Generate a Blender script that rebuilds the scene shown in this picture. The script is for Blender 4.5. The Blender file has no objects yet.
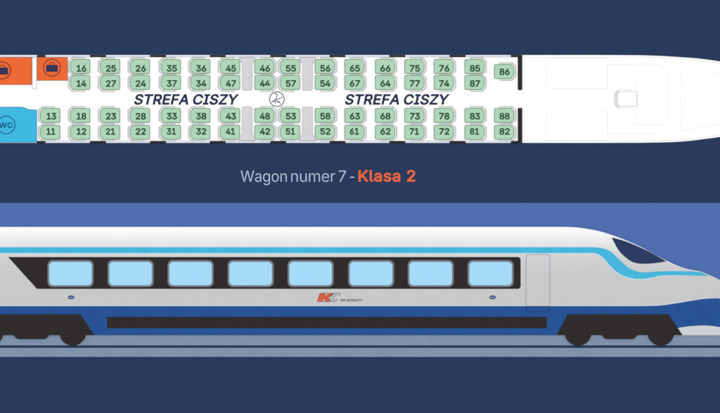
import bpy, bmesh, math
from mathutils import Vector, Matrix

S = 0.0025                      # metres on the printed board per drawing unit
def X(px): return (px - 360.0) * S
def Z(py): return (206.5 - py) * S

scene = bpy.context.scene
C = scene.collection

# ------------------------------------------------------------------ camera
cam_d = bpy.data.cameras.new('camera')
cam = bpy.data.objects.new('camera', cam_d); C.objects.link(cam)
cam.location = (0, -12.0, 0); cam.rotation_euler = (math.radians(90), 0, 0)
cam_d.sensor_width = 36.0; cam_d.lens = 36.0 * (12.0 - 0.004) / (720 * S)
cam_d.clip_start = 0.1; cam_d.clip_end = 100
scene.camera = cam

# ------------------------------------------------------------------ light: an evenly lit board
w = bpy.data.worlds.new('World'); scene.world = w; w.use_nodes = True
bg = w.node_tree.nodes['Background']
bg.inputs['Color'].default_value = (1, 1, 1, 1); bg.inputs['Strength'].default_value = 0.65
ld = bpy.data.lights.new('softbox', 'AREA'); ld.shape = 'SQUARE'; ld.size = 5.0
ld.energy = 1125.0; ld.color = (1, 1, 1)
lo = bpy.data.objects.new('softbox', ld); C.objects.link(lo)
lo.location = (0, -14.0, 2.0)
lo.rotation_euler = (Vector((0, 0, 0)) - lo.location).to_track_quat('-Z', 'Y').to_euler()
scene.view_settings.view_transform = 'Standard'; scene.view_settings.look = 'None'
scene.view_settings.exposure = 0; scene.view_settings.gamma = 1

# ------------------------------------------------------------------ materials
GAIN = 0.84                     # the light is strong enough for 84 % white ink to read as white
def lin(c):
    c /= 255.0
    return c / 12.92 if c <= 0.04045 else ((c + 0.055) / 1.055) ** 2.4
MATS = {}
def mat(name, rgb, rough=0.75, mottle=0.03):
    if name in MATS: return MATS[name]
    m = bpy.data.materials.new(name); m.use_nodes = True
    nt = m.node_tree; b = nt.nodes['Principled BSDF']
    b.inputs['Roughness'].default_value = rough
    b.inputs['Specular IOR Level'].default_value = 0.03
    col = [lin(v) * GAIN for v in rgb] + [1]
    tc = nt.nodes.new('ShaderNodeTexCoord'); nz = nt.nodes.new('ShaderNodeTexNoise')
    nz.inputs['Scale'].default_value = 42.0; nz.inputs['Detail'].default_value = 3.0
    mr = nt.nodes.new('ShaderNodeMapRange')
    mr.inputs['From Min'].default_value = 0.3; mr.inputs['From Max'].default_value = 0.7
    mr.inputs['To Min'].default_value = 1 - mottle; mr.inputs['To Max'].default_value = 1 + mottle
    vm = nt.nodes.new('ShaderNodeVectorMath'); vm.operation = 'SCALE'
    vm.inputs[0].default_value = col[:3]
    nt.links.new(tc.outputs['Object'], nz.inputs['Vector'])
    nt.links.new(nz.outputs['Fac'], mr.inputs['Value'])
    nt.links.new(mr.outputs['Result'], vm.inputs['Scale'])
    nt.links.new(vm.outputs['Vector'], b.inputs['Base Color'])
    MATS[name] = m; m['vm'] = vm.name
    return m
def ink_shading(name, stops, zmap):
    """ink with the drawn roof shading in its colour, fading down the carriage side: stops = (drawing y, rgb)"""
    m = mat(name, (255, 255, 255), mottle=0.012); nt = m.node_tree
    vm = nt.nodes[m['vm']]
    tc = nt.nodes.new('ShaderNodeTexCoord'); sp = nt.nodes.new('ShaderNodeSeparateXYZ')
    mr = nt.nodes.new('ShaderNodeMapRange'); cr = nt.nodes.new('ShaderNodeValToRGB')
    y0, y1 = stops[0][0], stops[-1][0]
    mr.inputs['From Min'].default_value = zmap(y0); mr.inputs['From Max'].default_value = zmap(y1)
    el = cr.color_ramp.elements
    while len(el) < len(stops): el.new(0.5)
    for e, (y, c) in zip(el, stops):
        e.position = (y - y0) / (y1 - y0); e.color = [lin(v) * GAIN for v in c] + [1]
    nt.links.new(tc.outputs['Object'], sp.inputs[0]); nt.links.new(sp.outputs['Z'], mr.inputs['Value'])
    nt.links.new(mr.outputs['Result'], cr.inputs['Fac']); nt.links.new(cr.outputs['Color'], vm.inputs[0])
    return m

NAVY    = mat('navy_board', (40, 57, 91))
SKY     = mat('sky_blue_ink', (80, 110, 175), mottle=0.015)
TRACK   = mat('track_grey_ink', (128, 147, 171))
WHITE   = mat('white_ink', (255, 255, 255), mottle=0.004)
LILAC   = mat('pale_lilac_ink', (226, 229, 240))
STRIPLINE = mat('window_strip_line', (190, 192, 204))
BLACK   = mat('charcoal_ink', (46, 43, 42))
FAINT   = mat('faint_grey_line', (237, 238, 239), mottle=0.0)
HULLINE = mat('hull_grey_line', (214, 217, 222))
ORANGE  = mat('orange_ink', (237, 105, 52))
ORANGE_E= mat('orange_edge', (165, 92, 64))
RINGRED = mat('dark_maroon_line', (112, 46, 50))
CASE    = mat('navy_icon_ink', (50, 52, 86))
WCBLUE  = mat('bright_blue_ink', (62, 184, 226))
WCEDGE  = mat('blue_edge', (52, 128, 168))
WCINK   = mat('deep_blue_ink', (18, 88, 134))
GREEN   = mat('seat_green_ink', (176, 214, 186), mottle=0.04)
GREEN_E = mat('seat_green_edge', (128, 152, 134))
SHELL   = mat('seat_shell_ink', (236, 241, 237))
SHELL_E = mat('seat_shell_edge', (160, 172, 162))
BACK    = mat('seat_back_grey', (212, 214, 213))
BACK_E  = mat('seat_back_edge', (178, 178, 177))
ARM     = mat('armrest_ink', (212, 224, 214))
DIGIT   = mat('dark_green_ink', (38, 80, 50))
TABLE   = mat('table_grey_ink', (213, 213, 215))
TABLE_E = mat('table_edge', (186, 180, 184))
TEXTNAVY= mat('text_navy_ink', (42, 49, 82))
ICONINK = mat('icon_slate_ink', (88, 92, 108))
TITLE   = mat('title_pale_blue', (190, 203, 228))
TITLE_O = mat('title_orange', (230, 102, 62))
CYAN    = mat('cyan_stripe_ink', (70, 182, 220))
CYAN_P  = mat('pale_cyan_ink', (200, 226, 234))
PALE    = mat('pale_waist_ink', (214, 218, 234))
BLUE    = mat('train_blue_ink', (38, 82, 148))
SKIRT   = mat('skirt_grey_ink', (206, 210, 213))
GLASS   = mat('window_light_blue', (165, 219, 248), rough=0.6, mottle=0.012)
FRAME   = mat('window_frame_grey', (124, 130, 138))
FRAME_E = mat('window_frame_edge', (92, 96, 102))
SCREEN  = mat('windscreen_navy', (42, 57, 97), rough=0.6)
RIM     = mat('roof_rim_white', (232, 235, 241))
DOORLINE= mat('door_line_grey', (140, 142, 152))
DOORLINEB=mat('door_line_blue', (28, 58, 112))
CABLINE = mat('cab_seat_line', (196, 198, 200))
CABBACK = mat('cab_seat_grey', (222, 224, 225))

# ------------------------------------------------------------------ geometry helpers
def link(name, me, parent=None, mats=()):
    o = bpy.data.objects.new(name, me); C.objects.link(o)
    for m in mats: me.materials.append(m)
    if parent: o.parent = parent
    return o
def origin(parent):
    """drawing position and depth of the thing a part belongs to"""
    if parent is None: return (0.0, 0.0, 0.0)
    p = parent
    while p is not None:
        if 'ox' in p: return (p['ox'], p['oy'], p['oh'])
        p = p.parent
    return (0.0, 0.0, 0.0)
def P(px, py, h, o):
    return Vector(((px - o[0]) * S, -(h - o[2]) * S, -(py - o[1]) * S))
def tag(o, label=None, cat=None, group=None, kind=None):
    for k, v in (('label', label), ('category', cat), ('group', group), ('kind', kind)):
        if v: o[k] = v
    return o
ORG = {}
def thing(name, px, py, h, label, cat, group=None):
    o = bpy.data.objects.new(name, None); C.objects.link(o)
    o.empty_display_size = 0.01
    o.location = (X(px), -h * S, Z(py)); ORG[o.name] = (px, py, h)
    return tag(o, label, cat, group)
def org(parent):
    p = parent
    while p is not None:
        if p.name in ORG: return ORG[p.name]
        p = p.parent
    return (360.0, 206.5, 0.0)
def area(pts):
    return sum(a[0]*b[1] - b[0]*a[1] for a, b in zip(pts, pts[1:] + pts[:1])) / 2
def plate(name, pts, h0, h1, m, parent=None, edge=None, ew=0.6, soft=0.0):
    """a solid plate cut to an outline (drawing units), front face at h1, with an optional darker keyline round it"""
    o = org(parent)
    if area(pts) > 0: pts = pts[::-1]
    bm = bmesh.new()
    front = [bm.verts.new(P(x, y, h1, o)) for x, y in pts]
    back = [bm.verts.new(P(x, y, h0, o)) for x, y in pts]
    f = bm.faces.new(front); bm.faces.new(back[::-1])
    n = len(pts)
    for i in range(n):
        j = (i + 1) % n
        s = bm.faces.new((front[j], front[i], back[i], back[j]))
    bm.normal_update()
    if f.normal.y > 0:
        bmesh.ops.reverse_faces(bm, faces=bm.faces[:]); bm.normal_update()
    mats = [m]
    if edge:
        mats.append(edge)
        for q in bm.faces: q.material_index = 1
        bmesh.ops.inset_region(bm, faces=[f], thickness=ew * S, depth=soft * S, use_even_offset=True)
        f.material_index = 0
    bmesh.ops.recalc_face_normals(bm, faces=bm.faces[:])
    me = bpy.data.meshes.new(name); bm.to_mesh(me); bm.free()
    return link(name, me, parent, mats)
def rect(x0, y0, x1, y1): return [(x0, y0), (x1, y0), (x1, y1), (x0, y1)]
def rrect(x0, y0, x1, y1, r, n=6):
    out = []
    for cx, cy, a0 in ((x1-r, y0+r, -90), (x1-r, y1-r, 0), (x0+r, y1-r, 90), (x0+r, y0+r, 180)):
        for k in range(n + 1):
            a = math.radians(a0 + 90 * k / n); out.append((cx + r*math.cos(a), cy + r*math.sin(a)))
    return out
def circle(cx, cy, r, n=48, ry=None):
    ry = r if ry is None else ry
    return [(cx + r*math.cos(2*math.pi*k/n), cy + ry*math.sin(2*math.pi*k/n)) for k in range(n)]
def spline(p, n=6):
    """smooth open curve through points"""
    out = []
    for i in range(len(p) - 1):
        a = p[max(i-1, 0)]; b = p[i]; c = p[i+1]; d = p[min(i+2, len(p)-1)]
        for k in range(n):
            t = k / n
            out.append(tuple(0.5*((2*b[q]) + (-a[q]+c[q])*t + (2*a[q]-5*b[q]+4*c[q]-d[q])*t*t + (-a[q]+3*b[q]-3*c[q]+d[q])*t**3) for q in (0, 1)))
    out.append(tuple(p[-1])); return out
def chamfer(pts, cuts):
    """cut each corner of a polygon by its own length"""
    out = []; n = len(pts)
    for i, p in enumerate(pts):
        c = cuts[i]
        if not c: out.append(p); continue
        for q in (pts[i-1], pts[(i+1) % n]):
            d = math.hypot(q[0]-p[0], q[1]-p[1]); out.append((p[0]+(q[0]-p[0])*c/d, p[1]+(q[1]-p[1])*c/d))
    return out
def strokes(name, paths, h0, h1, m, parent=None):
    """raised lines: paths = (points, width, closed)"""
    o = org(parent); bm = bmesh.new()
    for pts, wd, closed in paths:
        n = len(pts); rows = []
        for i in range(n):
            a = pts[i-1] if (i or closed) else pts[i]
            b = pts[(i+1) % n] if (i < n-1 or closed) else pts[i]
            p = pts[i]
            d1 = Vector((p[0]-a[0], p[1]-a[1])); d2 = Vector((b[0]-p[0], b[1]-p[1]))
            if d1.length < 1e-9: d1 = d2
            if d2.length < 1e-9: d2 = d1
            d1.normalize(); d2.normalize(); t = (d1 + d2)
            t = t.normalized() if t.length > 1e-6 else d1
            nn = Vector((-t.y, t.x)); k = wd / 2 / max(0.5, nn.dot(Vector((-d1.y, d1.x))))
            L = (p[0]+nn.x*k, p[1]+nn.y*k); R = (p[0]-nn.x*k, p[1]-nn.y*k)
            rows.append([bm.verts.new(P(*L, h1, o)), bm.verts.new(P(*R, h1, o)), bm.verts.new(P(*R, h0, o)), bm.verts.new(P(*L, h0, o))])
        for i in range(n if closed else n-1):
            A, B = rows[i], rows[(i+1) % n]
            for k in range(4): bm.faces.new((A[k], A[(k+1) % 4], B[(k+1) % 4], B[k]))
        if not closed: bm.faces.new(rows[0]); bm.faces.new(rows[-1][::-1])
    bmesh.ops.recalc_face_normals(bm, faces=bm.faces[:])
    me = bpy.data.meshes.new(name); bm.to_mesh(me); bm.free()
    return link(name, me, parent, [m])
def copy_thing(src, dx, dy):
    """copy a thing with its parts and their sub-parts"""
    def rec(o, par):
        c = o.copy(); C.objects.link(c)
        if par: c.parent = par
        for ch in list(o.children): rec(ch, c)
        return c
    c = rec(src, None); q = ORG[src.name]
    c.location = src.location + Vector((dx * S, 0, -dy * S)); ORG[c.name] = (q[0]+dx, q[1]+dy, q[2])
    return c

# ------------------------------------------------------------------ lettering: glyph outlines, (advance, contours)
GLYPH_LIGHT = {
'W': (678, [[(159,12),(166,7),(220,7),(226,11),(311,324),(328,396),(336,438),(329,474),(334,482),(346,482),(355,480),(357,474),(350,438),(359,390),(460,10),(466,7),(520,7),(526,11),(660,498),(658,501),(616,502),(610,501),(607,498),(517,144),(500,66),(504,42),(502,36),(496,33),(483,36),(481,42),(485,66),(478,96),(454,198),(376,498),(370,502),(316,502),(310,498),(218,144),(200,60),(204,42),(202,36),(190,33),(184,36),(182,42),(186,60),(179,96),(155,198),(78,498),(76,501),(70,502),(34,502),(28,500),(26,498)]]),
'a': (381, [[(124,3),(144,-1),(162,-2),(186,0),(210,7),(222,12),(240,24),(258,42),(267,57),(276,59),(282,57),(284,51),(285,9),(288,7),(324,7),(330,9),(330,249),(326,291),(320,309),(306,333),(288,350),(270,362),(258,366),(228,375),(204,377),(168,376),(132,367),(108,358),(84,341),(69,327),(53,303),(51,297),(54,295),(96,283),(116,309),(138,325),(168,335),(198,338),(222,336),(240,330),(252,323),(262,315),(272,303),(279,285),(282,267),(282,249),(277,237),(270,230),(246,221),(180,213),(126,204),(114,200),(90,191),(72,181),(50,159),(40,135),(37,111),(38,93),(46,63),(61,39),(84,18),(102,10)],[(168,38),(144,41),(126,46),(108,57),(96,69),(87,87),(85,99),(88,123),(96,141),(118,159),(138,167),(252,188),(276,197),(281,195),(283,189),(281,123),(274,99),(264,81),(246,63),(222,48),(192,40)]]),
'g': (417, [[(161,-139),(190,-143),(226,-143),(250,-140),(286,-130),(322,-109),(345,-85),(355,-67),(361,-49),(364,-31),(365,-7),(364,372),(320,371),(320,317),(316,313),(310,312),(304,314),(283,341),(268,355),(256,364),(238,372),(214,377),(196,377),(172,375),(152,371),(136,365),(118,356),(88,330),(72,311),(53,269),(46,245),(42,215),(42,167),(46,137),(53,113),(64,89),(85,59),(100,44),(130,26),(154,17),(178,13),(214,12),(238,17),(262,29),(280,44),(304,74),(310,75),(317,71),(318,-7),(316,-31),(311,-49),(299,-67),(286,-81),(270,-91),(250,-99),(226,-103),(190,-104),(166,-99),(148,-93),(130,-82),(118,-72),(100,-50),(68,-67),(61,-73),(79,-97),(106,-119),(136,-133)],[(196,53),(172,56),(154,62),(130,80),(112,101),(98,131),(92,155),(89,191),(90,215),(96,245),(109,281),(133,311),(154,326),(172,332),(190,336),(220,336),(250,328),(268,318),(283,305),(298,284),(308,263),(316,233),(319,209),(319,173),(315,149),(307,119),(293,95),(280,79),(262,66),(238,56),(220,53)]]),
'o': (407, [[(166,4),(184,0),(232,0),(256,5),(298,24),(328,51),(342,70),(360,106),(369,136),(373,160),(374,184),(373,214),(370,238),(362,268),(344,304),(325,328),(298,352),(274,365),(232,376),(184,376),(160,371),(136,362),(106,343),(84,322),(64,292),(54,268),(46,238),(41,190),(43,160),(52,112),(63,88),(73,70),(86,52),(105,34),(122,22),(136,14)],[(202,40),(172,44),(154,51),(131,70),(121,82),(108,100),(97,130),(92,154),(89,190),(92,226),(102,262),(110,280),(128,304),(142,316),(160,327),(184,335),(208,337),(226,336),(256,327),(274,316),(292,299),(308,274),(319,244),(324,220),(326,184),(322,148),(314,118),(307,100),(291,76),(274,60),(256,49),(232,42)]]),
'n': (401, [[(60,12),(65,7),(101,7),(107,12),(107,240),(115,276),(113,279),(101,280),(95,288),(105,318),(105,366),(101,372),(65,372),(60,366)],[(303,12),(305,8),(311,7),(347,7),(350,12),(350,240),(349,264),(342,300),(335,318),(323,336),(305,354),(287,365),(275,370),(245,376),(209,376),(191,373),(167,363),(143,344),(120,312),(119,300),(122,294),(125,293),(143,314),(173,330),(197,335),(215,336),(233,334),(251,328),(275,312),(289,294),(297,276),(302,258),(302,246)]]),
'u': (402, [[(145,7),(167,3),(203,3),(221,7),(239,14),(257,26),(278,49),(291,73),(290,85),(287,90),(273,73),(251,55),(227,46),(203,43),(179,45),(161,50),(143,61),(130,73),(112,103),(108,127),(107,368),(101,372),(65,372),(60,367),(60,139),(64,97),(69,79),(76,61),(93,37),(107,25),(119,17)],[(305,13),(311,7),(347,7),(350,13),(350,367),(347,372),(311,372),(305,371),(303,367),(303,151),(300,121),(293,97),(299,99),(311,98),(314,91),(305,67)]]),
'm': (601, [[(60,12),(65,7),(101,7),(107,12),(107,252),(115,282),(114,288),(107,288),(101,294),(105,312),(105,366),(101,372),(65,372),(60,366)],[(281,12),(287,7),(323,7),(328,12),(328,246),(330,264),(335,283),(347,305),(365,322),(389,333),(407,337),(437,335),(461,328),(479,317),(489,306),(495,294),(501,276),(503,252),(503,12),(509,7),(545,7),(550,12),(549,276),(545,300),(535,324),(518,348),(503,360),(473,374),(449,378),(413,377),(383,368),(359,354),(340,336),(326,312),(328,294),(323,288),(311,288),(305,294),(309,312),(302,330),(284,354),(269,366),(257,372),(239,378),(209,379),(197,377),(179,371),(155,357),(143,347),(134,336),(120,312),(119,306),(125,300),(143,319),(162,330),(185,336),(203,337),(227,334),(245,326),(263,311),(274,294),(280,276),(281,258)]]),
'e': (396, [[(168,4),(190,0),(226,0),(250,2),(280,10),(304,23),(328,42),(345,64),(354,82),(352,86),(349,88),(316,96),(310,95),(298,76),(286,64),(262,48),(238,42),(214,39),(178,43),(148,55),(122,76),(113,88),(103,106),(96,124),(90,160),(88,162),(76,162),(69,166),(68,220),(70,225),(76,228),(88,228),(91,232),(98,262),(106,278),(118,296),(131,310),(154,326),(172,333),(202,337),(238,333),(268,319),(289,298),(303,274),(316,230),(322,228),(340,228),(343,226),(345,220),(340,214),(310,195),(304,200),(303,208),(298,214),(106,214),(103,208),(104,178),(106,176),(364,177),(363,214),(360,244),(350,280),(336,310),(316,334),(292,354),(262,368),(238,375),(220,377),(178,375),(142,365),(117,352),(100,339),(71,304),(61,286),(54,268),(45,238),(42,214),(42,160),(52,112),(63,88),(73,70),(86,52),(105,34),(122,22),(134,16)],[(83,178),(88,176),(89,178),(88,214),(85,214),(83,208)]]),
'r': (251, [[(60,12),(65,7),(101,7),(107,12),(107,252),(119,285),(125,295),(137,307),(149,317),(161,323),(179,329),(197,332),(233,331),(236,336),(236,372),(233,377),(197,377),(167,367),(143,351),(131,335),(121,318),(113,314),(106,318),(105,366),(102,372),(65,372),(60,366)]]),
'7': (445, [[(111,12),(116,7),(122,7),(158,7),(163,12),(384,450),(384,498),(380,502),(74,502),(69,498),(70,462),(74,459),(320,459),(326,458),(329,456),(330,450),(329,444)]]),
'-': (445, [[(121,200),(126,195),(324,195),(330,200),(330,236),(126,237),(123,236),(121,230)]]),
' ': (187, []),
}
GLYPH_BOLD = {
'1': (484, [[(67,-24),(76,-26),(394,-26),(406,-21),(414,-12),(417,0),(417,60),(412,71),(406,76),(394,81),(310,81),(304,82),(302,84),(302,510),(298,523),(286,533),(274,535),(190,534),(73,450),(62,438),(60,426),(60,354),(66,342),(76,334),(88,332),(99,336),(184,397),(186,390),(186,84),(184,81),(178,81),(76,81),(64,78),(58,73),(50,60),(50,0),(53,-12),(58,-18)]]),
'2': (484, [[(55,-24),(64,-26),(388,-26),(400,-24),(407,-18),(412,-12),(415,0),(415,60),(410,72),(400,81),(388,83),(212,84),(308,186),(346,229),(382,281),(394,306),(400,324),(406,354),(406,390),(402,414),(394,438),(382,461),(368,480),(340,506),(316,521),(298,529),(274,536),(226,542),(178,537),(154,530),(112,508),(94,492),(76,472),(64,456),(55,438),(46,414),(42,390),(40,360),(46,346),(58,337),(130,336),(142,341),(152,354),(155,384),(166,408),(177,420),(184,424),(202,431),(214,433),(232,433),(250,430),(274,418),(284,408),(290,396),(293,384),(294,366),(293,354),(286,336),(276,318),(263,300),(41,60),(38,48),(39,-6),(46,-18)]]),
'3': (484, [[(188,-31),(218,-33),(248,-32),(290,-22),(320,-12),(356,12),(379,35),(392,53),(402,71),(412,95),(418,119),(418,167),(405,215),(395,233),(378,257),(358,275),(320,299),(284,311),(280,317),(395,449),(398,461),(397,515),(391,527),(380,534),(68,535),(60,533),(51,527),(45,515),(44,449),(50,436),(62,427),(232,425),(134,311),(131,299),(131,251),(133,239),(140,229),(152,223),(218,221),(242,217),(260,212),(272,205),(284,195),(292,185),(300,167),(303,149),(302,131),(296,113),(290,103),(278,92),(266,85),(254,81),(230,77),(206,76),(188,79),(170,85),(155,95),(149,101),(141,113),(133,143),(129,149),(116,157),(38,157),(26,150),(20,143),(18,131),(20,107),(27,83),(46,47),(62,28),(80,11),(98,-1),(122,-13),(146,-23)]]),
'4': (484, [[(273,-24),(280,-26),(346,-26),(358,-21),(366,-12),(369,0),(369,78),(412,79),(424,81),(434,90),(439,102),(439,168),(433,180),(425,186),(418,189),(376,189),(369,192),(368,324),(362,336),(352,342),(280,344),(268,340),(259,330),(256,318),(256,191),(250,189),(160,189),(155,192),(334,498),(337,510),(334,522),(322,533),(310,535),(244,535),(232,530),(226,524),(19,174),(14,162),(14,102),(16,96),(22,87),(34,80),(256,78),(257,-6),(264,-18)]]),
'5': (484, [[(193,-31),(222,-33),(270,-27),(300,-18),(324,-6),(342,6),(360,21),(377,41),(392,65),(404,89),(416,137),(417,167),(414,203),(404,239),(396,257),(384,277),(366,301),(350,317),(324,335),(306,344),(282,352),(252,359),(228,360),(186,355),(168,350),(166,353),(175,425),(366,426),(378,429),(384,433),(390,442),(392,449),(391,515),(385,527),(372,534),(96,535),(86,533),(78,527),(71,515),(41,257),(42,245),(45,239),(51,233),(60,228),(132,220),(138,222),(168,241),(192,248),(216,251),(240,248),(258,242),(277,227),(291,209),(299,185),(302,167),(301,149),(295,125),(289,113),(270,91),(255,83),(240,78),(222,76),(204,77),(186,83),(176,89),(157,107),(151,119),(145,143),(140,149),(132,154),(120,156),(60,156),(48,153),(37,143),(35,137),(34,125),(36,107),(42,83),(50,65),(74,29),(93,11),(126,-11),(150,-21)]]),
'6': (484, [[(205,-31),(226,-33),(250,-32),(274,-28),(304,-18),(328,-5),(358,17),(378,41),(393,65),(409,107),(414,137),(414,185),(409,209),(401,233),(394,251),(382,270),(352,301),(328,318),(286,334),(262,339),(238,341),(345,497),(348,509),(345,521),(340,528),(328,534),(250,535),(242,533),(233,527),(114,353),(80,299),(67,275),(57,251),(42,203),(38,161),(39,137),(43,113),(52,83),(63,59),(75,41),(94,19),(110,5),(130,-8),(154,-20),(178,-27)],[(208,77),(196,80),(178,92),(169,101),(159,119),(154,131),(152,149),(152,167),(154,185),(166,209),(176,221),(190,231),(202,236),(214,238),(226,239),(250,236),(262,231),(280,217),(286,209),(296,191),(301,167),(301,143),(298,131),(292,115),(283,101),(274,91),(262,83),(238,75),(226,74)]]),
'7': (484, [[(88,-24),(98,-26),(170,-26),(182,-20),(188,-12),(414,438),(417,450),(417,510),(414,522),(404,532),(392,535),(62,535),(50,532),(39,522),(36,510),(36,450),(40,438),(50,429),(62,426),(279,426),(280,420),(74,12),(71,0),(74,-11),(80,-19)]]),
'8': (484, [[(195,-31),(250,-32),(280,-28),(304,-22),(326,-13),(352,1),(370,14),(384,29),(399,47),(410,65),(420,89),(427,131),(426,155),(422,173),(417,191),(409,209),(390,239),(358,269),(376,287),(391,311),(401,335),(405,353),(408,377),(406,401),(402,425),(394,444),(382,466),(366,485),(340,508),(322,519),(298,530),(274,537),(226,542),(178,536),(154,530),(130,519),(100,499),(85,485),(70,466),(60,449),(50,425),(46,401),(44,377),(47,353),(51,335),(61,311),(76,288),(94,269),(70,247),(52,224),(43,209),(35,191),(30,173),(26,137),(27,113),(34,83),(42,65),(53,47),(68,29),(100,1),(124,-12),(148,-22)],[(208,77),(178,84),(160,96),(150,107),(145,119),(141,137),(142,149),(147,167),(160,184),(172,194),(184,201),(202,207),(238,208),(256,205),(274,198),(286,190),(297,179),(307,161),(311,137),(309,125),(304,110),(291,95),(268,81),(238,76)],[(214,316),(196,321),(184,327),(174,335),(166,346),(161,359),(159,377),(164,401),(178,419),(196,429),(226,434),(256,429),(275,419),(288,401),(293,377),(289,353),(277,335),(262,323),(238,316)]]),
}
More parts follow.
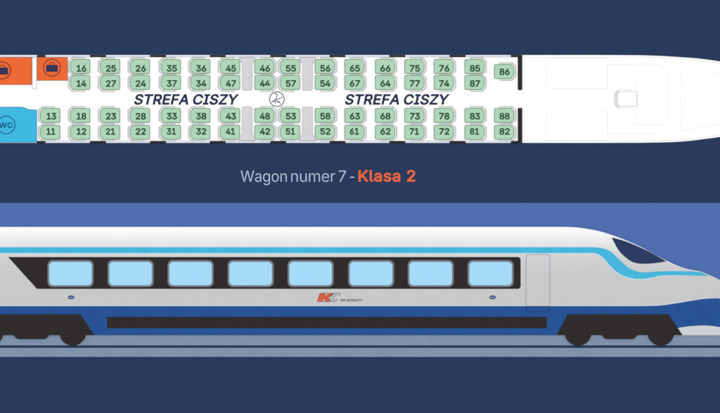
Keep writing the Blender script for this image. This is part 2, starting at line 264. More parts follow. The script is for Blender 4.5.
GLYPH_HEAVY = {
'S': (474, [[(166,-27),(200,-32),(254,-32),(308,-21),(350,-2),(380,20),(392,33),(406,51),(419,75),(426,93),(430,111),(432,141),(431,159),(428,177),(423,195),(414,213),(398,235),(376,255),(350,272),(320,287),(212,318),(173,333),(154,345),(146,354),(141,363),(139,375),(142,393),(149,405),(158,414),(182,427),(200,433),(224,435),(260,430),(278,424),(290,416),(297,411),(306,399),(311,387),(315,369),(319,363),(332,355),(404,354),(412,357),(419,363),(425,375),(422,405),(410,441),(395,465),(368,493),(344,510),(326,520),(278,535),(230,540),(176,535),(152,529),(110,510),(73,483),(56,462),(43,441),(30,399),(28,375),(30,351),(37,321),(53,291),(74,268),(92,254),(116,239),(146,226),(260,193),(290,181),(312,165),(319,153),(322,141),(321,129),(314,112),(302,97),(286,87),(266,78),(224,73),(200,75),(176,81),(152,94),(137,111),(126,147),(122,153),(114,159),(104,161),(38,161),(28,159),(20,153),(16,147),(14,135),(22,93),(35,63),(56,32),(74,14),(98,-3),(140,-21)]]),
'T': (476, [[(178,-18),(188,-23),(194,-24),(260,-24),(272,-18),(280,-6),(281,426),(284,428),(416,428),(430,432),(436,438),(441,450),(441,510),(437,522),(428,530),(416,533),(32,533),(20,530),(12,522),(8,510),(8,450),(13,438),(20,431),(32,428),(164,428),(168,426),(169,0),(172,-12)]]),
'R': (477, [[(45,-18),(54,-23),(60,-24),(126,-24),(138,-20),(146,-12),(149,0),(150,174),(228,174),(234,171),(332,-12),(342,-21),(354,-24),(432,-24),(444,-18),(449,-12),(452,0),(449,12),(348,198),(384,223),(398,240),(410,258),(422,282),(429,306),(433,354),(428,402),(420,426),(411,444),(401,462),(384,482),(366,497),(348,508),(324,519),(294,528),(240,533),(60,533),(48,530),(40,522),(36,510),(36,0),(39,-12)],[(150,281),(150,427),(228,428),(264,425),(288,418),(300,410),(307,402),(317,384),(320,366),(321,348),(315,318),(309,306),(300,296),(288,289),(276,285),(252,280),(156,279)]]),
'E': (446, [[(45,-18),(54,-23),(60,-24),(372,-24),(384,-22),(396,-12),(399,0),(399,60),(394,72),(384,79),(372,81),(156,81),(149,84),(150,204),(360,205),(369,210),(375,216),(378,222),(379,234),(378,294),(372,303),(360,310),(150,311),(149,426),(156,428),(372,428),(384,431),(390,436),(394,444),(396,456),(395,516),(390,525),(384,530),(372,533),(60,533),(48,530),(40,522),(36,510),(36,0),(39,-12)]]),
'F': (438, [[(45,-18),(54,-23),(60,-24),(126,-24),(138,-20),(146,-12),(149,0),(150,195),(156,197),(348,197),(360,201),(367,210),(370,222),(370,282),(364,294),(354,301),(156,302),(150,304),(149,426),(156,428),(366,428),(378,430),(388,438),(393,450),(393,510),(390,521),(384,528),(378,531),(366,533),(60,533),(48,530),(40,522),(36,510),(36,0),(39,-12)]]),
'A': (507, [[(1,-18),(10,-23),(16,-24),(88,-24),(100,-18),(108,-6),(150,114),(154,118),(160,118),(322,118),(328,116),(372,-6),(380,-18),(394,-24),(466,-24),(478,-19),(484,-12),(487,0),(484,12),(299,516),(292,527),(286,531),(274,533),(202,533),(190,530),(181,522),(-7,6),(-7,-6)],[(196,223),(190,228),(238,370),(244,357),(288,228),(286,224),(280,223)]]),
'C': (538, [[(214,-25),(232,-29),(268,-31),(310,-28),(364,-12),(400,7),(435,35),(448,48),(467,77),(480,101),(492,137),(496,155),(496,167),(493,173),(488,179),(478,184),(412,184),(400,182),(388,173),(380,149),(371,131),(352,107),(334,94),(316,86),(298,80),(274,77),(250,78),(232,82),(214,88),(196,97),(183,107),(171,119),(157,137),(147,155),(133,197),(129,227),(127,257),(133,311),(146,353),(166,384),(184,402),(214,421),(232,427),(268,432),(304,427),(334,415),(353,401),(368,383),(378,365),(388,335),(400,326),(412,324),(478,324),(490,331),(496,340),(497,353),(493,371),(477,413),(460,444),(436,473),(416,491),(382,512),(348,527),(310,537),(268,540),(226,537),(196,530),(172,522),(135,503),(111,485),(88,463),(64,431),(47,401),(35,371),(24,329),(18,293),(16,257),(18,215),(25,173),(33,143),(51,101),(65,77),(86,47),(112,23),(137,5),(166,-10),(196,-21)]]),
'I': (328, [[(16,-18),(25,-23),(31,-24),(271,-24),(283,-20),(290,-12),(293,0),(293,54),(291,66),(288,72),(281,78),(271,81),(211,81),(207,84),(207,90),(208,426),(211,428),(271,428),(282,432),(289,438),(293,450),(293,510),(289,523),(277,532),(31,533),(19,530),(11,522),(7,510),(7,456),(8,444),(12,438),(19,431),(31,428),(91,428),(93,426),(94,420),(94,84),(91,81),(25,80),(12,72),(7,60),(7,0),(10,-12)]]),
'Z': (466, [[(27,-18),(34,-22),(46,-24),(400,-24),(412,-20),(420,-12),(423,0),(423,60),(418,72),(406,80),(172,81),(166,84),(418,450),(421,462),(421,510),(418,521),(412,528),(406,531),(394,533),(40,533),(28,530),(20,522),(16,510),(16,450),(22,437),(34,429),(268,428),(272,426),(22,59),(18,48),(18,0),(21,-12)]]),
'Y': (500, [[(188,-18),(202,-24),(268,-24),(280,-21),(289,-12),(292,0),(292,198),(294,204),(476,498),(478,504),(478,516),(472,526),(466,530),(454,533),(382,533),(370,530),(364,525),(238,318),(232,323),(112,521),(106,528),(94,533),(16,533),(4,530),(-4,522),(-8,510),(-5,498),(177,204),(179,198),(179,0),(182,-12)]]),
'K': (494, [[(45,-18),(54,-23),(60,-24),(126,-24),(138,-20),(146,-12),(149,0),(149,156),(192,203),(198,204),(357,-18),(366,-23),(372,-24),(450,-24),(462,-20),(468,-15),(473,0),(470,12),(277,282),(275,288),(468,495),(471,504),(471,516),(468,523),(462,529),(450,533),(366,533),(360,533),(349,528),(153,318),(150,311),(149,510),(145,522),(138,529),(126,533),(60,533),(48,530),(42,524),(36,510),(36,0),(39,-12)]]),
'l': (217, [[(95,-20),(119,-25),(137,-26),(167,-25),(185,-21),(198,-14),(203,-7),(205,4),(194,58),(188,70),(180,76),(173,78),(143,77),(139,82),(138,514),(131,526),(119,533),(53,533),(46,532),(36,526),(32,520),(29,508),(30,64),(35,40),(44,22),(56,4),(71,-8)]]),
'a': (417, [[(116,-27),(138,-32),(156,-33),(192,-30),(222,-22),(252,-6),(259,-15),(270,-23),(336,-24),(348,-21),(355,-15),(359,-9),(361,3),(361,249),(360,273),(356,297),(351,315),(331,351),(307,375),(288,387),(270,395),(228,406),(180,408),(144,403),(108,392),(90,383),(78,375),(49,351),(28,321),(20,303),(17,291),(18,285),(24,274),(30,270),(96,250),(108,251),(114,254),(120,261),(131,279),(142,291),(156,299),(174,305),(198,307),(222,303),(240,293),(248,279),(252,261),(250,255),(240,252),(174,244),(120,234),(78,220),(54,207),(40,195),(25,177),(16,159),(8,129),(6,105),(9,81),(20,45),(40,15),(66,-7),(84,-17)],[(144,73),(126,82),(118,93),(116,99),(118,117),(126,127),(138,134),(150,139),(246,155),(252,153),(251,129),(246,112),(238,99),(226,87),(210,77),(186,70),(168,69)]]),
's': (393, [[(128,-26),(162,-31),(204,-31),(228,-29),(270,-16),(303,4),(318,17),(340,46),(349,70),(354,88),(354,130),(348,149),(340,166),(321,190),(306,203),(282,217),(258,226),(162,251),(144,259),(135,268),(135,286),(144,296),(162,305),(186,309),(210,305),(227,298),(240,282),(250,262),(257,256),(264,253),(276,254),(330,267),(342,274),(348,286),(347,298),(335,328),(319,352),(306,367),(287,382),(276,388),(246,401),(210,408),(168,408),(120,398),(90,385),(60,362),(42,340),(27,310),(23,274),(25,250),(30,232),(36,218),(42,208),(57,190),(78,174),(114,156),(222,127),(234,121),(242,112),(244,100),(241,94),(230,82),(210,73),(180,69),(156,72),(138,80),(125,94),(114,120),(102,130),(90,131),(30,117),(18,109),(13,100),(12,94),(17,70),(24,52),(44,22),(55,10),(72,-3),(102,-19)]]),
'2': (481, [[(49,-18),(58,-23),(64,-24),(388,-24),(400,-21),(410,-12),(413,0),(413,60),(408,72),(400,78),(388,81),(214,81),(209,84),(306,186),(342,228),(380,282),(392,306),(398,324),(404,354),(404,390),(400,414),(392,438),(382,457),(365,480),(340,503),(316,519),(298,527),(274,534),(226,540),(178,535),(154,528),(118,509),(96,492),(76,469),(58,439),(47,408),(43,384),(42,360),(47,348),(58,340),(130,338),(140,342),(150,354),(153,384),(166,411),(184,426),(202,434),(214,435),(232,435),(252,432),(265,426),(280,415),(286,408),(292,396),(295,384),(296,366),(295,354),(288,336),(279,318),(265,300),(44,60),(40,48),(40,0),(43,-12)]]),
' ': (187, []),
}
GLYPH_MEDIUM = {
'K': (487, [[(47,-12),(54,-17),(60,-18),(126,-18),(132,-17),(138,-12),(143,0),(144,159),(192,211),(198,214),(360,-13),(372,-18),(450,-18),(456,-17),(462,-12),(467,0),(463,12),(266,288),(462,497),(466,510),(461,522),(450,527),(366,527),(354,524),(144,296),(142,516),(138,522),(126,527),(60,527),(47,522),(43,516),(42,504),(42,0)]]),
'l': (210, [[(96,-14),(119,-19),(167,-18),(191,-12),(197,-5),(199,4),(188,58),(185,64),(179,70),(173,72),(149,70),(137,72),(133,82),(131,514),(128,520),(119,526),(53,527),(41,522),(36,514),(35,508),(36,64),(42,40),(59,10),(77,-5)]]),
'a': (410, [[(117,-21),(156,-27),(192,-24),(223,-15),(258,5),(264,-12),(270,-16),(276,-18),(342,-17),(348,-14),(354,-6),(355,249),(354,273),(350,297),(345,315),(329,345),(306,368),(287,381),(270,389),(228,400),(180,402),(144,396),(114,388),(90,376),(54,347),(35,321),(24,297),(24,285),(30,277),(36,274),(96,257),(102,256),(112,261),(126,282),(144,299),(174,311),(198,313),(216,311),(228,308),(246,295),(255,279),(258,255),(252,249),(126,229),(84,216),(54,199),(36,183),(25,165),(16,141),(12,111),(13,87),(24,51),(43,21),(66,0),(90,-13)],[(138,68),(120,79),(111,93),(110,105),(112,117),(114,123),(120,130),(132,138),(150,145),(252,162),(258,160),(257,129),(252,111),(241,93),(228,80),(210,70),(186,64),(168,63)]]),
's': (386, [[(128,-20),(162,-25),(204,-25),(228,-22),(264,-12),(300,9),(314,22),(336,52),(343,70),(348,88),(349,106),(347,130),(342,148),(333,166),(318,185),(300,199),(282,211),(258,220),(162,244),(138,256),(131,262),(128,268),(128,286),(138,299),(150,307),(162,312),(186,315),(210,312),(229,304),(244,286),(253,268),(258,262),(264,260),(270,259),(324,271),(336,276),(341,286),(340,298),(330,325),(316,346),(300,364),(288,374),(276,382),(246,395),(210,402),(168,402),(124,394),(90,378),(64,358),(49,340),(34,310),(29,274),(31,250),(39,226),(45,214),(60,195),(78,181),(93,172),(120,160),(228,131),(240,124),(249,112),(248,94),(240,82),(234,77),(210,67),(186,63),(156,66),(134,76),(120,90),(108,118),(102,123),(96,125),(33,112),(22,106),(18,94),(24,70),(31,52),(48,27),(60,14),(78,1),(107,-14)]]),
'2': (474, [[(51,-12),(58,-17),(64,-18),(388,-18),(400,-14),(406,-6),(407,60),(405,66),(400,71),(394,74),(202,75),(195,78),(298,186),(339,234),(373,282),(383,300),(392,324),(397,348),(399,372),(398,396),(388,432),(376,455),(363,474),(337,498),(316,512),(294,522),(274,528),(250,532),(226,534),(178,528),(154,521),(118,502),(87,474),(70,450),(61,432),(55,414),(49,384),(48,360),(52,351),(58,346),(64,344),(124,344),(136,346),(143,354),(149,390),(160,414),(172,426),(184,433),(202,440),(214,441),(232,441),(256,437),(280,423),(289,414),(296,402),(301,384),(302,366),(301,354),(295,336),(282,312),(268,294),(51,60),(46,48),(46,0)]]),
' ': (187, []),
}
GLYPH_PLAIN = {
'W': (710, [[(147,-18),(154,-20),(232,-20),(238,-18),(246,-12),(251,0),(340,328),(346,330),(436,-5),(439,-12),(447,-18),(454,-20),(532,-20),(544,-14),(550,-4),(689,504),(689,516),(685,522),(677,528),(670,529),(604,529),(592,525),(586,519),(496,170),(490,166),(400,510),(394,523),(382,529),(304,529),(292,523),(287,516),(196,166),(190,170),(100,518),(94,525),(82,529),(16,529),(9,528),(1,522),(-3,516),(-3,504),(136,-6),(139,-12)]]),
'C': (534, [[(239,-25),(286,-26),(328,-19),(365,-7),(388,5),(412,20),(430,34),(442,47),(466,83),(476,101),(482,119),(488,137),(493,161),(488,173),(478,179),(412,180),(400,178),(394,174),(389,167),(382,143),(372,125),(352,102),(340,93),(316,81),(298,76),(274,73),(250,74),(232,78),(214,83),(196,92),(178,106),(166,119),(146,149),(136,173),(130,194),(125,227),(123,257),(129,311),(142,353),(156,377),(178,402),(208,423),(232,431),(268,436),(298,433),(322,425),(340,416),(364,395),(383,365),(389,341),(394,334),(404,329),(478,329),(488,335),(492,341),(492,353),(489,371),(473,413),(456,443),(430,474),(400,497),(364,517),(328,528),(292,535),(268,536),(232,534),(198,527),(172,517),(142,502),(112,480),(86,455),(69,431),(52,401),(37,365),(29,335),(22,293),(20,257),(22,215),(29,173),(39,137),(52,107),(70,76),(92,47),(112,28),(142,7),(169,-7),(196,-17)]]),
'P': (468, [[(52,-18),(60,-20),(126,-20),(138,-15),(144,-7),(145,162),(150,166),(264,167),(294,172),(318,179),(342,190),(366,206),(393,234),(408,256),(424,300),(427,324),(429,348),(423,396),(408,438),(396,458),(382,474),(366,489),(342,504),(318,516),(294,522),(234,529),(60,529),(48,525),(42,517),(40,510),(40,0),(44,-12)],[(150,262),(146,264),(145,270),(145,426),(149,432),(234,432),(264,429),(288,421),(305,408),(316,390),(322,372),(324,360),(322,324),(313,300),(305,288),(282,271),(252,263)]]),
'K': (490, [[(52,-18),(60,-20),(126,-20),(133,-18),(141,-12),(145,0),(145,156),(147,162),(192,209),(198,211),(360,-16),(372,-20),(450,-20),(457,-18),(465,-12),(469,0),(465,12),(269,288),(464,498),(468,510),(467,516),(462,523),(450,529),(366,529),(354,526),(150,305),(145,312),(144,516),(138,524),(126,529),(60,529),(53,528),(45,522),(40,510),(40,0),(44,-12)]]),
'I': (324, [[(23,-18),(31,-20),(271,-20),(283,-14),(288,-6),(289,60),(283,72),(271,77),(205,77),(203,84),(203,426),(205,432),(271,432),(283,438),(289,450),(289,510),(284,522),(277,527),(265,529),(31,529),(19,525),(12,516),(11,450),(17,438),(25,433),(31,432),(97,432),(98,426),(97,78),(31,77),(18,72),(11,60),(11,0),(15,-12)]]),
'N': (547, [[(52,-18),(60,-20),(126,-20),(138,-15),(144,-6),(144,336),(150,338),(187,276),(372,-13),(384,-20),(462,-20),(471,-18),(479,-12),(483,0),(483,510),(480,520),(474,526),(462,529),(396,529),(384,522),(380,516),(378,165),(151,522),(144,527),(132,529),(60,529),(53,528),(45,522),(40,510),(40,0),(44,-12)],[(144,337),(144,348)]]),
'T': (472, [[(185,-18),(194,-20),(260,-20),(272,-13),(276,-6),(277,432),(416,432),(428,435),(434,441),(437,450),(437,510),(432,522),(424,528),(32,529),(20,525),(13,516),(12,450),(14,444),(20,436),(32,432),(170,432),(173,426),(173,0),(177,-12)]]),
'E': (442, [[(52,-18),(60,-20),(372,-20),(384,-18),(391,-12),(395,0),(395,60),(390,70),(384,75),(372,77),(150,77),(148,78),(145,84),(145,204),(150,209),(360,210),(366,212),(372,218),(375,234),(375,288),(369,300),(360,305),(150,306),(145,312),(145,426),(150,432),(378,433),(386,438),(392,450),(392,510),(390,518),(384,525),(372,529),(60,529),(53,528),(45,522),(40,510),(40,0),(44,-12)]]),
'R': (473, [[(52,-18),(60,-20),(126,-20),(138,-15),(144,-7),(145,174),(150,178),(234,177),(334,-6),(342,-16),(354,-20),(426,-20),(438,-17),(444,-12),(448,0),(444,12),(343,198),(384,229),(398,246),(417,282),(425,306),(428,330),(429,354),(425,396),(416,426),(396,462),(378,482),(360,496),(342,507),(294,524),(234,529),(60,529),(48,525),(42,517),(40,510),(40,0),(44,-12)],[(150,275),(148,276),(145,282),(145,426),(149,432),(234,432),(264,429),(288,422),(307,408),(316,396),(321,384),(324,366),(325,348),(320,318),(314,306),(303,294),(288,285),(264,278),(234,275)]]),
'Y': (496, [[(195,-18),(202,-20),(268,-20),(280,-16),(286,-9),(288,0),(289,204),(472,498),(474,504),(474,516),(466,526),(454,529),(382,529),(374,528),(366,522),(263,354),(238,310),(232,315),(106,522),(94,529),(16,529),(4,525),(-2,517),(-4,510),(-1,498),(182,204),(183,0),(187,-12)]]),
' ': (187, []),
}
def lettering(name, text, x0, x1, ytop, ybase, h0, h1, m, parent=None, font=None, slant=0.0, track=0.0):
    """raised letters fitted to a box: x0..x1 wide, capitals from ytop to ybase"""
    o = org(parent)
    xs = []; pen = 0; items = []
    for ch in text:
        adv, cont = font[ch]
        for c in cont:
            pc = [(px + pen, py) for px, py in c]; items.append(pc); xs += [p[0] + slant*p[1] for p in pc]
        pen += adv + track
    lo, hi = (min(p[1] for c in font[text[0]][1] for p in c), max(p[1] for c in font[text[0]][1] for p in c))
    ys = (ybase - ytop) / (hi - lo)
    a, b = min(xs), max(xs); k = (x1 - x0) / (b - a)
    cu = bpy.data.curves.new(name, 'CURVE'); cu.dimensions = '2D'; cu.fill_mode = 'BOTH'
    cu.extrude = (h1 - h0) / 2
    for pc in items:
        s = cu.splines.new('POLY'); s.points.add(len(pc) - 1); s.use_cyclic_u = True
        for pt, (px, py) in zip(s.points, pc):
            pt.co = ((px + slant*py - a) * k, (py - lo) * ys, 0, 1)
    tmp = bpy.data.objects.new('tmp', cu); C.objects.link(tmp)
    dg = bpy.context.evaluated_depsgraph_get(); dg.update()
    me = bpy.data.meshes.new_from_object(tmp.evaluated_get(dg)); me.name = name
    bpy.data.objects.remove(tmp); bpy.data.curves.remove(cu)
    for v in me.vertices:
        x, y, z = v.co
        v.co = P(x0 + x, ybase - y, (h0 + h1)/2 + z, o)
    me.materials.clear()
    return link(name, me, parent, [m])

# ================================================================== THE SETTING
def structure(name, pts, h0, h1, m):
    o = plate(name, pts, h0, h1, m); tag(o, kind='structure'); return o
structure('wall', rect(-160, -110, 880, 520), -8, 0, NAVY)
structure('sky', rect(-160, 203, 880, 338), -0.5, 0.4, SKY)
structure('track', rect(-160, 335.2, 880, 345.3), -0.5, 0.8, TRACK)
structure('track', rect(-160, 347.8, 880, 356.8), -0.5, 0.8, TRACK)

# ================================================================== THE CARRIAGE PLAN (above)
plan = thing('carriage_plan', 360, 99, 0, 'long white carriage floor plan seen from above with a tapering nose at right', 'floor plan')
top = [(640, 55.2), (660, 55.9), (672, 56.6), (690, 57.8), (700, 58.7), (720, 61.4), (750, 67), (780, 76), (797, 88), (802, 99)]
bot = [(802, 99), (797, 110), (780, 121.5), (750, 131), (720, 137), (705, 139), (690, 140.9), (672, 142.2), (640, 142.9)]
hull = [(-70, 55)] + [(600, 55)] + spline(top) + spline(bot)[1:] + [(600, 143), (-70, 143)]
plate('floor', hull, 0, 1.2, WHITE, plan, edge=HULLINE, ew=0.5)
# the two rows of side windows, split by black pillars
posts = [(37, 45.5), (90, 106), (150, 166), (209.8, 225.6), (270.4, 286.2), (329.6, 345.4), (389.4, 405.3), (449.5, 465.6), (510.8, 517.8)]
prev = -70
for a, b in posts:
    for y0, y1, gl in ((55.3, 57.3, 57.05), (140.9, 142.9, 141.1)):
        p = plate('window', rect(prev, y0, a, y1), 1.2, 1.7, LILAC, plan)
        strokes('window_line', [([(prev, gl), (a, gl)], 0.45, False)], 1.7, 1.8, STRIPLINE, p)
        plate('pillar', rect(a, y0 - 0.2 if y0 < 90 else y0 + 0.1, b, y1 - 0.1 if y0 < 90 else y1 + 0.2), 1.2, 2.0, BLACK, plan)
    prev = b
plate('bulkhead', rect(517.8, 55.1, 522.2, 90), 1.2, 2.4, BLACK, plan)
plate('bulkhead', rect(517.8, 108.1, 522.2, 143), 1.2, 2.4, BLACK, plan)
plate('partition', rect(32.2, 57.3, 36.7, 88.4), 1.2, 2.3, WHITE, plan, edge=TABLE_E, ew=0.35)
# bare driving end: cupboards, desk and windscreen in hairlines
offs = lambda p, d: [(x, y + d) for x, y in p]
strokes('hull_line', [([(522.2, 57.4), (600, 57.4)] + spline(offs(top[:-3], 1.9)), 0.45, False)], 1.2, 1.3, HULLINE, plan)
strokes('hull_line', [([(522.2, 141.0), (600, 141.0)] + spline(offs(bot[3:][::-1], -1.7)), 0.45, False)], 1.2, 1.3, HULLINE, plan)
plate('cupboard', rect(546.5, 57.8, 607.2, 88.7), 1.2, 1.4, WHITE, plan, edge=FAINT, ew=0.42)
plate('cupboard', rect(546.5, 109.7, 607.2, 140.6), 1.2, 1.4, WHITE, plan, edge=FAINT, ew=0.42)
strokes('cab_wall', [([(607.4, 88.5), (607.4, 64.4)] + spline([(607.4, 64.4), (650, 64.4), (660, 66.2), (666, 70)], 4)[6:], 0.5, False),
                     ([(607.4, 110), (607.4, 133.7), (661, 133.7)], 0.5, False)], 1.2, 1.35, FAINT, plan)
plate('driver_desk', spline([(634, 73.8), (636.6, 86), (637.4, 99.3), (636.6, 113), (634, 125.2)], 4) + [(667.6, 125.2), (667.6, 73.8)], 1.2, 1.5, WHITE, plan, edge=FAINT, ew=0.42)
plate('windscreen', [(680.6, 66.6), (720, 73.8), (752, 82), (764, 99), (752, 116.5), (720, 124.6), (680.6, 131.4)], 1.2, 1.5, WHITE, plan, edge=FAINT, ew=0.42)
strokes('windscreen_line', [(spline([(683.2, 80), (684.8, 99), (683.2, 118)]), 0.45, False)], 1.5, 1.6, FAINT, plan)
for nm, a, b in (('zone_text', 134.2, 238.7), ('zone_text', 345.0, 449.5)):
    lettering(nm, 'STREFA CISZY', a, b, 94.1, 104.9, 1.2, 1.35, TEXTNAVY, plan, font=GLYPH_HEAVY, slant=0.2, track=-14)

# luggage racks
def rack(x0, y0, x1, y1, cx, cy, label):
    t = thing('luggage_rack', (x0+x1)/2, y1, 1.2, label, 'luggage rack', 'luggage racks by the left end of the plan')
    plate('rack_panel', rect(x0, y0, x1, y1), 1.2, 2.2, ORANGE, t, edge=ORANGE_E, ew=0.5)
    ic = strokes('ring', [(circle(cx, cy, 8.5), 0.85, True)], 2.2, 2.3, RINGRED, t)
    s = plate('suitcase_icon', rrect(cx-5.8, cy-2.8, cx+5.8, cy+4.1, 0.5, 3), 2.2, 2.35, CASE, t)
    strokes('handle', [(spline([(cx-2.4, cy-2.8), (cx-1.9, cy-4.7), (cx, cy-5.2), (cx+1.9, cy-4.7), (cx+2.4, cy-2.8)], 4), 0.75, False)], 2.2, 2.35, RINGRED, s)
rack(-40, 57.3, 32.0, 84.8, 2.2, 70.5, 'larger orange luggage rack panel cut by the left edge, left of the white partition')
rack(37.0, 57.3, 67.7, 80.6, 52.0, 67.8, 'smaller orange luggage rack panel with whole suitcase symbol beside seat 16')

# toilet
wc = thing('toilet_cabin', 0, 142.6, 1.2, 'bright blue toilet cabin marked WC in the lower left of the plan', 'toilet')
plate('cabin_panel', [(-40, 107)] + spline([(20.5, 107), (24, 107.5), (28.5, 109.2), (32, 109.7)], 4) + [(36.8, 109.8), (36.8, 142.6), (-40, 142.6)], 1.2, 2.2, WCBLUE, wc, edge=WCEDGE, ew=0.5)
strokes('ring', [(circle(6.2, 125, 8.8), 0.85, True)], 2.2, 2.3, WCINK, wc)
lettering('wc_text', 'WC', -0.9, 12.7, 122.4, 128.1, 2.2, 2.3, WCINK, wc, font=GLYPH_PLAIN)

# quiet-zone symbol
q = thing('round_symbol', 276.9, 99.2, 1.2, 'small round outlined symbol in the aisle between the two STREFA CISZY texts', 'symbol')
plate('disc', circle(276.9, 99.2, 7.2), 1.2, 1.3, WHITE, q)
strokes('ring', [(circle(276.9, 99.2, 7.3), 0.85, True)], 1.2, 1.5, ICONINK, q)
strokes('figure', [(spline([(274.2, 94.3), (275.3, 93.6), (276.6, 94.1), (277.2, 95.3), (276.5, 97.2), (275.4, 99.2)], 4), 0.8, False),
                   ([(275.2, 99.5), (278.6, 98.9), (282.6, 96.9)], 0.75, False),
                   ([(275.4, 99.4), (273.6, 101.0), (271.9, 102.3)], 0.75, False),
                   (spline([(273.0, 101.9), (275.2, 100.9), (277.4, 100.9), (280.2, 102.6)], 4), 0.7, False),
                   (spline([(274.6, 102.9), (277.1, 101.9), (280.6, 103.4)], 4), 0.5, False),
                   ([(275.4, 101.6), (275.4, 104.3)], 0.45, False)], 1.3, 1.45, ICONINK, q)

# ------------------------------------------------------------------ seats
def seat_proto(side, outer, name='passenger_chair'):
    """side 'L': back on the left; outer 'top'/'bottom'/'both': which armrest is the wide one. Origin: cushion centre"""
    f = 1 if side == 'L' else -1
    t = thing(name, 0, 0, 1.2, 'seat', 'train seat')
    y0, y1 = -7.3, 7.3
    a0 = 1.9 if outer in ('top', 'both') else 0.75
    a1 = 1.9 if outer in ('bottom', 'both') else 0.75
    m = lambda pts: [(f * x, y) for x, y in pts]
    plate('shell', m([(-5, y0+0.5), (-5, y1-0.5), (-8.0, y1+a1-0.4), (-11.6, y1-2.4), (-11.6, y0+2.4), (-8.0, y0-a0+0.4)]), 1.2, 1.6, SHELL, t)
    plate('backrest', m([(-8.2, y0-a0+0.2), (-12.2, y0+2.2), (-12.2, y1-2.2), (-8.2, y1+a1-0.2), (-8.0, y1+a1-1.0), (-10.9, y1-2.6), (-10.9, y0+2.6), (-8.0, y0-a0+1.0)]), 1.2, 1.8, BACK, t, edge=BACK_E, ew=0.35)
    plate('armrest', m(rect(-8.3, y0-a0, 4.4, y0+0.6)), 1.2, 1.7, ARM, t, edge=SHELL_E, ew=0.35)
    plate('armrest', m(rect(-8.3, y1-0.6, 4.4, y1+a1)), 1.2, 1.7, ARM, t, edge=SHELL_E, ew=0.35)
    pts = [(-10, y0), (10, y0), (10, y1), (-10, y1)]
    plate('cushion', m(chamfer(chamfer(pts, [3.4, 1.0, 1.0, 3.4]), [0.8]*2 + [0.3]*4 + [0.8]*2)), 1.2, 2.2, GREEN, t, edge=GREEN_E, ew=0.7, soft=0.05)
    return t
LX = [60.2, 90.2, 120.1, 149.9, 180.9, 210.3, 240.0, 300.0]      # right edge of a cushion whose back is at left
RX = [254.5, 314.9, 344.4, 375.0, 404.4, 433.8, 464.5, 494.1]    # left edge of a cushion whose back is at right
cols = [('L', x - 10) for x in LX[:7]] + [('R', RX[0] + 10), ('L', LX[7] - 10)] + [('R', x + 10) for x in RX[1:]]
rows = {
 'top row by the windows':          (66.6, 'top', [None, 16, 25, 26, 35, 36, 45, 46, 55, 56, 65, 66, 75, 76, 85, 86]),
 'upper row beside the aisle':      (82.55, 'bottom', [None, 14, 27, 24, 37, 34, 47, 44, 57, 54, 67, 64, 77, 74, 87, None]),
 'lower row beside the aisle':      (115.5, 'top', [13, 18, 23, 28, 33, 38, 43, 48, 53, 58, 63, 68, 73, 78, 83, 88]),
 'bottom row by the windows':       (132.3, 'bottom', [11, 12, 21, 22, 31, 32, 41, 42, 51, 52, 61, 62, 71, 72, 81, 82]),
}
protos = {}
ORD = ['first', 'second', 'third', 'fourth', 'fifth', 'sixth', 'seventh', 'eighth', 'ninth', 'tenth', 'eleventh', 'twelfth', 'thirteenth', 'fourteenth', 'fifteenth', 'sixteenth']
for rname, (cy, outer, nums) in rows.items():
    for (side, cx), num in zip(cols, nums):
        if num is None: continue
        y = cy; out = outer
        if num == 86: y, out = 71.6, 'both'
        key = (side, out)
        if key not in protos:
            t = protos[key] = seat_proto(side, out)
            t.location = (X(cx), t.location.y, Z(y)); ORG[t.name] = (cx, y, 1.2)
        else:
            src = protos[key]; o = ORG[src.name]
            t = copy_thing(src, cx - o[0], y - o[1])
            for ch in list(t.children):
                if ch.name.startswith('number'): bpy.data.objects.remove(ch)
        k = [v for v in nums if v is not None and v != 86].index(num) if num != 86 else 0
        t['label'] = ('pale green seat marked 86, alone beside the upper black bulkhead' if num == 86 else
                      'pale green seat marked %d, %s from left in the %s' % (num, ORD[k], rname))
        t['category'] = 'train seat'; t['group'] = 'numbered seats in the carriage plan'
        nx = cx - 4.2 if side == 'L' else cx - 4.7
        yt = {66.6: 65.1, 82.55: 80.2, 115.5: 112.9, 132.3: 128.1, 71.6: 68.5}[y]
        txt = str(num); n1 = txt.count('1'); a, b = nx, nx + 10.3
        if txt[0] == '1': a += 0.6
        if txt[1] == '1': b -= 1.0
        lettering('number', txt, a, b, yt, yt + 6.75, 2.2, 2.35, DIGIT, t, font=GLYPH_BOLD, track=-62)

# driver's seat, drawn in outline only
cs = thing('driver_chair', 627, 99, 1.2, 'white outlined driver seat alone in the nose of the plan', 'driver seat')
plate('backrest', [(617.5, 90.2), (614.3, 93.6), (614.3, 104.6), (617.5, 108.2), (620.5, 106.6), (620.5, 91.6)], 1.2, 1.7, CABBACK, cs, edge=CABLINE, ew=0.4)
plate('armrest', rect(618, 89.6, 632, 92), 1.2, 1.6, WHITE, cs, edge=CABBACK, ew=0.4)
plate('armrest', rect(618, 106.2, 632, 108.6), 1.2, 1.6, WHITE, cs, edge=CABBACK, ew=0.4)
plate('cushion', chamfer(rect(617.3, 91.4, 637, 106.6), [2.2, 0.7, 0.7, 2.2]), 1.2, 2.1, WHITE, cs, edge=CABLINE, ew=0.45)

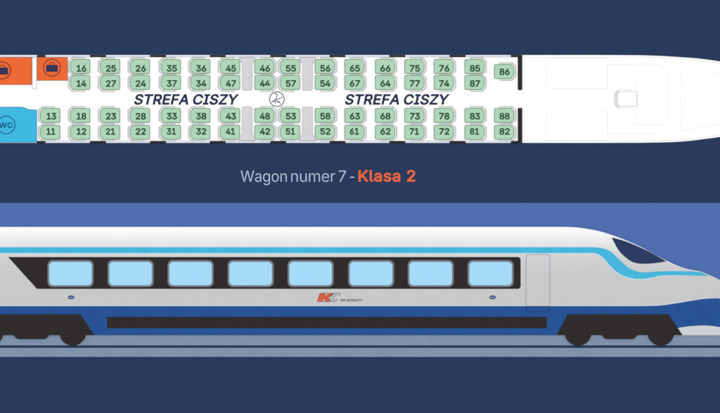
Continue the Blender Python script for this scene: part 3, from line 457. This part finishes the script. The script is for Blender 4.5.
# tables
def table(x0, x1, up, label):
    f = 3.0
    if up: pts = [(x0-f, 57.4), (x1+f, 57.4)] + [(x1+f-0.1, 60.6), (x1+1.6, 61.8), (x1, 63.6)] + [(x1, 89.6), (x1-0.6, 90.2), (x0+0.6, 90.2), (x0, 89.6)] + [(x0, 63.6), (x0-1.6, 61.8), (x0-f+0.1, 60.6)]
    else:  pts = [(x0+0.6, 106.9), (x1-0.6, 106.9), (x1, 107.5), (x1, 134.4), (x1+1.6, 136.2), (x1+f-0.1, 137.4), (x1+f, 140.8), (x0-f, 140.8), (x0-f+0.1, 137.4), (x0-1.6, 136.2), (x0, 134.4), (x0, 107.5)]
    t = thing('table', (x0+x1)/2, pts[0][1], 1.2, label, 'table', 'grey tables between facing seats')
    plate('table_top', pts, 1.9, 2.5, TABLE, t, edge=TABLE_E, ew=0.45)
    plate('table_foot', rect(x0+2.5, 57.8 if up else 136, x1-2.5, 62 if up else 140.2), 1.2, 1.9, TABLE_E, t)
table(242.4, 252.0, True, 'narrow grey table between seats 45 and 46, upper left of the four')
table(302.5, 312.5, True, 'narrow grey table between seats 55 and 56, upper right of the four')
table(242.3, 252.1, False, 'narrow grey table between seats 43 and 48, lower left of the four')
table(302.5, 312.5, False, 'narrow grey table between seats 53 and 58, lower right of the four')

# ================================================================== THE CAPTION
cp = thing('caption', 328, 182, 0, 'line of raised lettering reading Wagon numer 7 - Klasa 2 under the plan', 'lettering')
for word, a, b in (('Wagon', 240.8, 286.6), ('numer', 291.3, 335.0), ('7', 338.7, 345.8)):
    x_low = word == 'numer'
    lettering('caption_text', word, a, b, 173.3 if x_low else 170.6, 181.7, 0, 0.15, TITLE, cp, font=GLYPH_LIGHT)
strokes('dash', [([(350.2, 177.3), (354.3, 177.3)], 0.95, False)], 0, 0.15, TITLE, cp)
lettering('class_text', 'Klasa 2', 358.5, 415.4, 170.0, 181.7, 0, 0.15, TITLE_O, cp, font=GLYPH_MEDIUM)

# ================================================================== THE TRAIN (side view)
tr = thing('train_carriage', 360, 345, 0.4, 'grey and blue train car seen from the side with pointed nose, standing on the rails', 'train')
roof = [(560, 226.9), (575, 227.3), (588, 228.9), (600, 231.3), (612, 235.0), (626, 240.3), (640, 246.5), (655, 254.6), (668, 261.4), (680, 266.7), (690, 269.5), (699, 271.0), (707, 273.9), (720, 279.8), (740, 290), (757, 303), (765, 318), (762, 330), (752, 335.2)]
prof = spline(roof)
body = [(-110, 227)] + prof + [(-110, 335.2)]
GREY = ink_shading('carriage_grey_fade', [(227, (253, 253, 254)), (233, (247, 247, 248)), (246, (226, 226, 228)), (258, (208, 209, 211)), (275, (201, 202, 203)), (306, (199, 201, 201))], lambda y: -(y - 345) * S)  # printed roof shading, white to grey, put into the body's ink colour
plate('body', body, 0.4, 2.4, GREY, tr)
# thin white rim that follows the roof line over the nose
ra = [p for p in prof if 585 < p[0] < 692]
n = len(ra); low = []
for i, p in enumerate(ra):
    tt = i / (n - 1); wd = 1.15 * math.sin(math.pi * min(1, 0.12 + tt * 0.88)) + 0.15
    q0 = ra[max(i-1, 0)]; q1 = ra[min(i+1, n-1)]; d = Vector((q1[0]-q0[0], q1[1]-q0[1])).normalized()
    low.append((p[0] - d.y*wd, p[1] + d.x*wd))
plate('roof_rim', ra + low[::-1], 2.4, 2.5, RIM, tr)
# cyan stripe
st_t = spline([(590, 247.2), (598, 247.5), (605.8, 249.2), (612.3, 252.9), (618.9, 259.3), (624.7, 264.7), (631.2, 269.1), (639.2, 271.8), (646.4, 272.3), (658, 271.4), (680, 271.1), (695, 271.6), (701, 272.4), (708.5, 275.6)])
st_b = spline([(588, 253.0), (594, 253.1), (600, 255.2), (605.8, 260.6), (611.6, 267.4), (618, 272.9), (626.1, 276.7), (634.8, 278.6), (643.5, 278.7), (652.3, 277.4), (661, 275.5), (680, 275.1), (700, 275.6), (708.5, 275.9)])
plate('stripe', [(-110, 247.2)] + st_t + st_b[::-1] + [(-110, 253.0)], 2.4, 2.6, CYAN, tr)
strokes('stripe_edge', [([(-110, 253.5)] + [(x, y + 0.45) for x, y in st_b[:-12]], 1.0, False)], 2.4, 2.5, CYAN_P, tr)
# blue lower side with its wave over the nose, and the pale skirt under it
wave = spline([(640, 306), (657.7, 305.6), (671, 304), (691.5, 300.7), (705, 298.7), (720, 298.4), (740, 301), (764, 313)])
under = spline([(768, 345), (750, 333.5), (735, 330), (720, 327.1), (711, 325.8), (702.4, 325.4), (689.3, 326.2), (679, 327.7), (672, 329)])
waist = [(-110, 306), (520, 306)] + wave
# clip the blue to the body outline at the nose
nose = [p for p in prof if p[1] > 313 and p[0] > 700 and p[1] < 331.5]
under_in = [p for p in under if p[0] < 745]
plate('lower_side', waist[:-1] + nose + under_in + [(660, 335.1), (-110, 335.1)], 2.4, 2.6, BLUE, tr)
strokes('waist_line', [([(-110, 305.6), (520, 305.6)] + [(x, y - 0.4) for x, y in wave[:-14]], 0.8, False)], 2.4, 2.5, PALE, tr)
plate('skirt', under_in + [(660, 335.2)] + [(745, 335.2)], 2.4, 2.55, SKIRT, tr)
# cab windscreen
plate('windscreen', spline([(611.6, 237.5), (620, 239.6), (629, 242.6), (643.5, 248.9), (655.2, 254.9), (666.3, 261.3)]) +
      spline([(666.3, 261.3), (655, 263.1), (643.5, 263.7), (634.8, 262.7), (627.6, 258.9), (618.9, 250.6), (611.6, 237.5)])[1:-1], 2.4, 2.7, SCREEN, tr)
# window band and windows
wb = [(8.2, 257)] + rrect(400, 257, 520.6, 288.8, 2.8)[:14] + [(37, 288.8)]
plate('window_band', wb, 2.4, 2.6, BLACK, tr)
for x in (47.4, 107.5, 167.4, 227.5, 287.4, 347.9, 407.5, 467.4):
    wf = plate('window', rrect(x, 259.9, x + 46.4, 287.1, 5.2), 2.6, 2.9, FRAME, tr, edge=FRAME_E, ew=0.5, soft=0.04)
    plate('pane', rrect(x + 2.0, 261.9, x + 44.4, 285.1, 4.0), 2.9, 3.0, GLASS, wf)
# door
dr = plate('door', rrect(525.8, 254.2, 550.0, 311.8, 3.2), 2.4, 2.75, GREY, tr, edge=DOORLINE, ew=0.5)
pts = [p for p in rrect(525.8, 254.2, 550.0, 311.8, 3.2) if p[1] > 307]
pts = [(550.0, 306)] + pts + [(525.8, 306)]
plate('lower_panel', pts, 2.75, 2.8, BLUE, dr, edge=DOORLINEB, ew=0.45)
# equipment panel between the bogies
plate('equipment_panel', rect(107.2, 316.8, 546.8, 328.1), 2.6, 2.8, BLACK, tr)
# bogies
def bogie(cx):
    b = plate('bogie', [(cx-51.8, 314.2), (cx+49, 314.2), (cx+63.2, 335.0), (cx+18, 335.0), (cx+15.4, 338.0), (cx+13, 338.9), (cx-12.6, 338.9), (cx-15.0, 338.0), (cx-17.8, 335.0), (cx-62.5, 335.0)], 0.8, 3.2, BLACK, tr)
    for s in (-41.3, 41.4):
        wl = plate('wheel', circle(cx+s, 332.05, 13.4, 64), 0.8, 3.1, BLACK, b)
bogie(31.4); bogie(619.3)
# round-ended marks and the operator's logo
for x, m1 in ((71.2, BLUE), (492.6, mat('emblem_slate', (58, 76, 122)))):
    e = plate('emblem', circle(x, 297.25, 3.4, 32, 1.95), 2.4, 2.5, m1, tr)
    strokes('emblem_line', [([(x-2.2, 297.3), (x+2.2, 297.3)], 0.7, False)], 2.5, 2.55, mat('emblem_light', (166, 184, 214)), e)
lg = plate('logo', [(319.8, 293.3), (325.2, 293.3), (323.9, 296.2), (329.2, 293.3), (333.6, 293.3), (327.6, 297.2), (330.2, 301.4), (325.2, 301.4), (323.2, 298.4), (322.0, 301.4), (317.2, 301.4)][0:11], 2.4, 2.5, mat('logo_orange', (214, 94, 62)), tr)
strokes('logo_shadow', [([(325.4, 293.5), (323.9, 296.3)], 0.5, False), ([(333.6, 293.5), (327.9, 297.3), (330.5, 301.2)], 0.5, False),
    ([(323.2, 298.7), (322.2, 301.2)], 0.4, False), ([(319.8, 293.3), (317.3, 301.2)], 0.35, False)], 2.4, 2.55, mat('logo_maroon', (112, 62, 66)), lg)
LI = mat('logo_slate', (92, 96, 118))
strokes('logo_line', [([(320.6, 293.2), (333.6, 293.2)], 0.5, False),
    (spline([(339.4, 295.9), (339.6, 293.8), (337.0, 293.1), (333.6, 293.9), (331.0, 296.6), (330.4, 299.8), (332.4, 301.4), (335.6, 300.9), (337.4, 299.2)], 4), 0.65, False),
    (spline([(337.4, 295.6), (335.4, 295.4), (333.6, 297.0), (333.2, 299.2), (335.0, 299.0)], 4), 0.6, False),
    ([(317.4, 301.6), (330, 301.6)], 0.5, False)], 2.4, 2.52, LI, lg)
lettering('logo_text', 'PKP INTERCITY', 340.2, 362.6, 299.0, 301.5, 2.4, 2.5, TEXTNAVY, lg, font=GLYPH_PLAIN, slant=0.35)
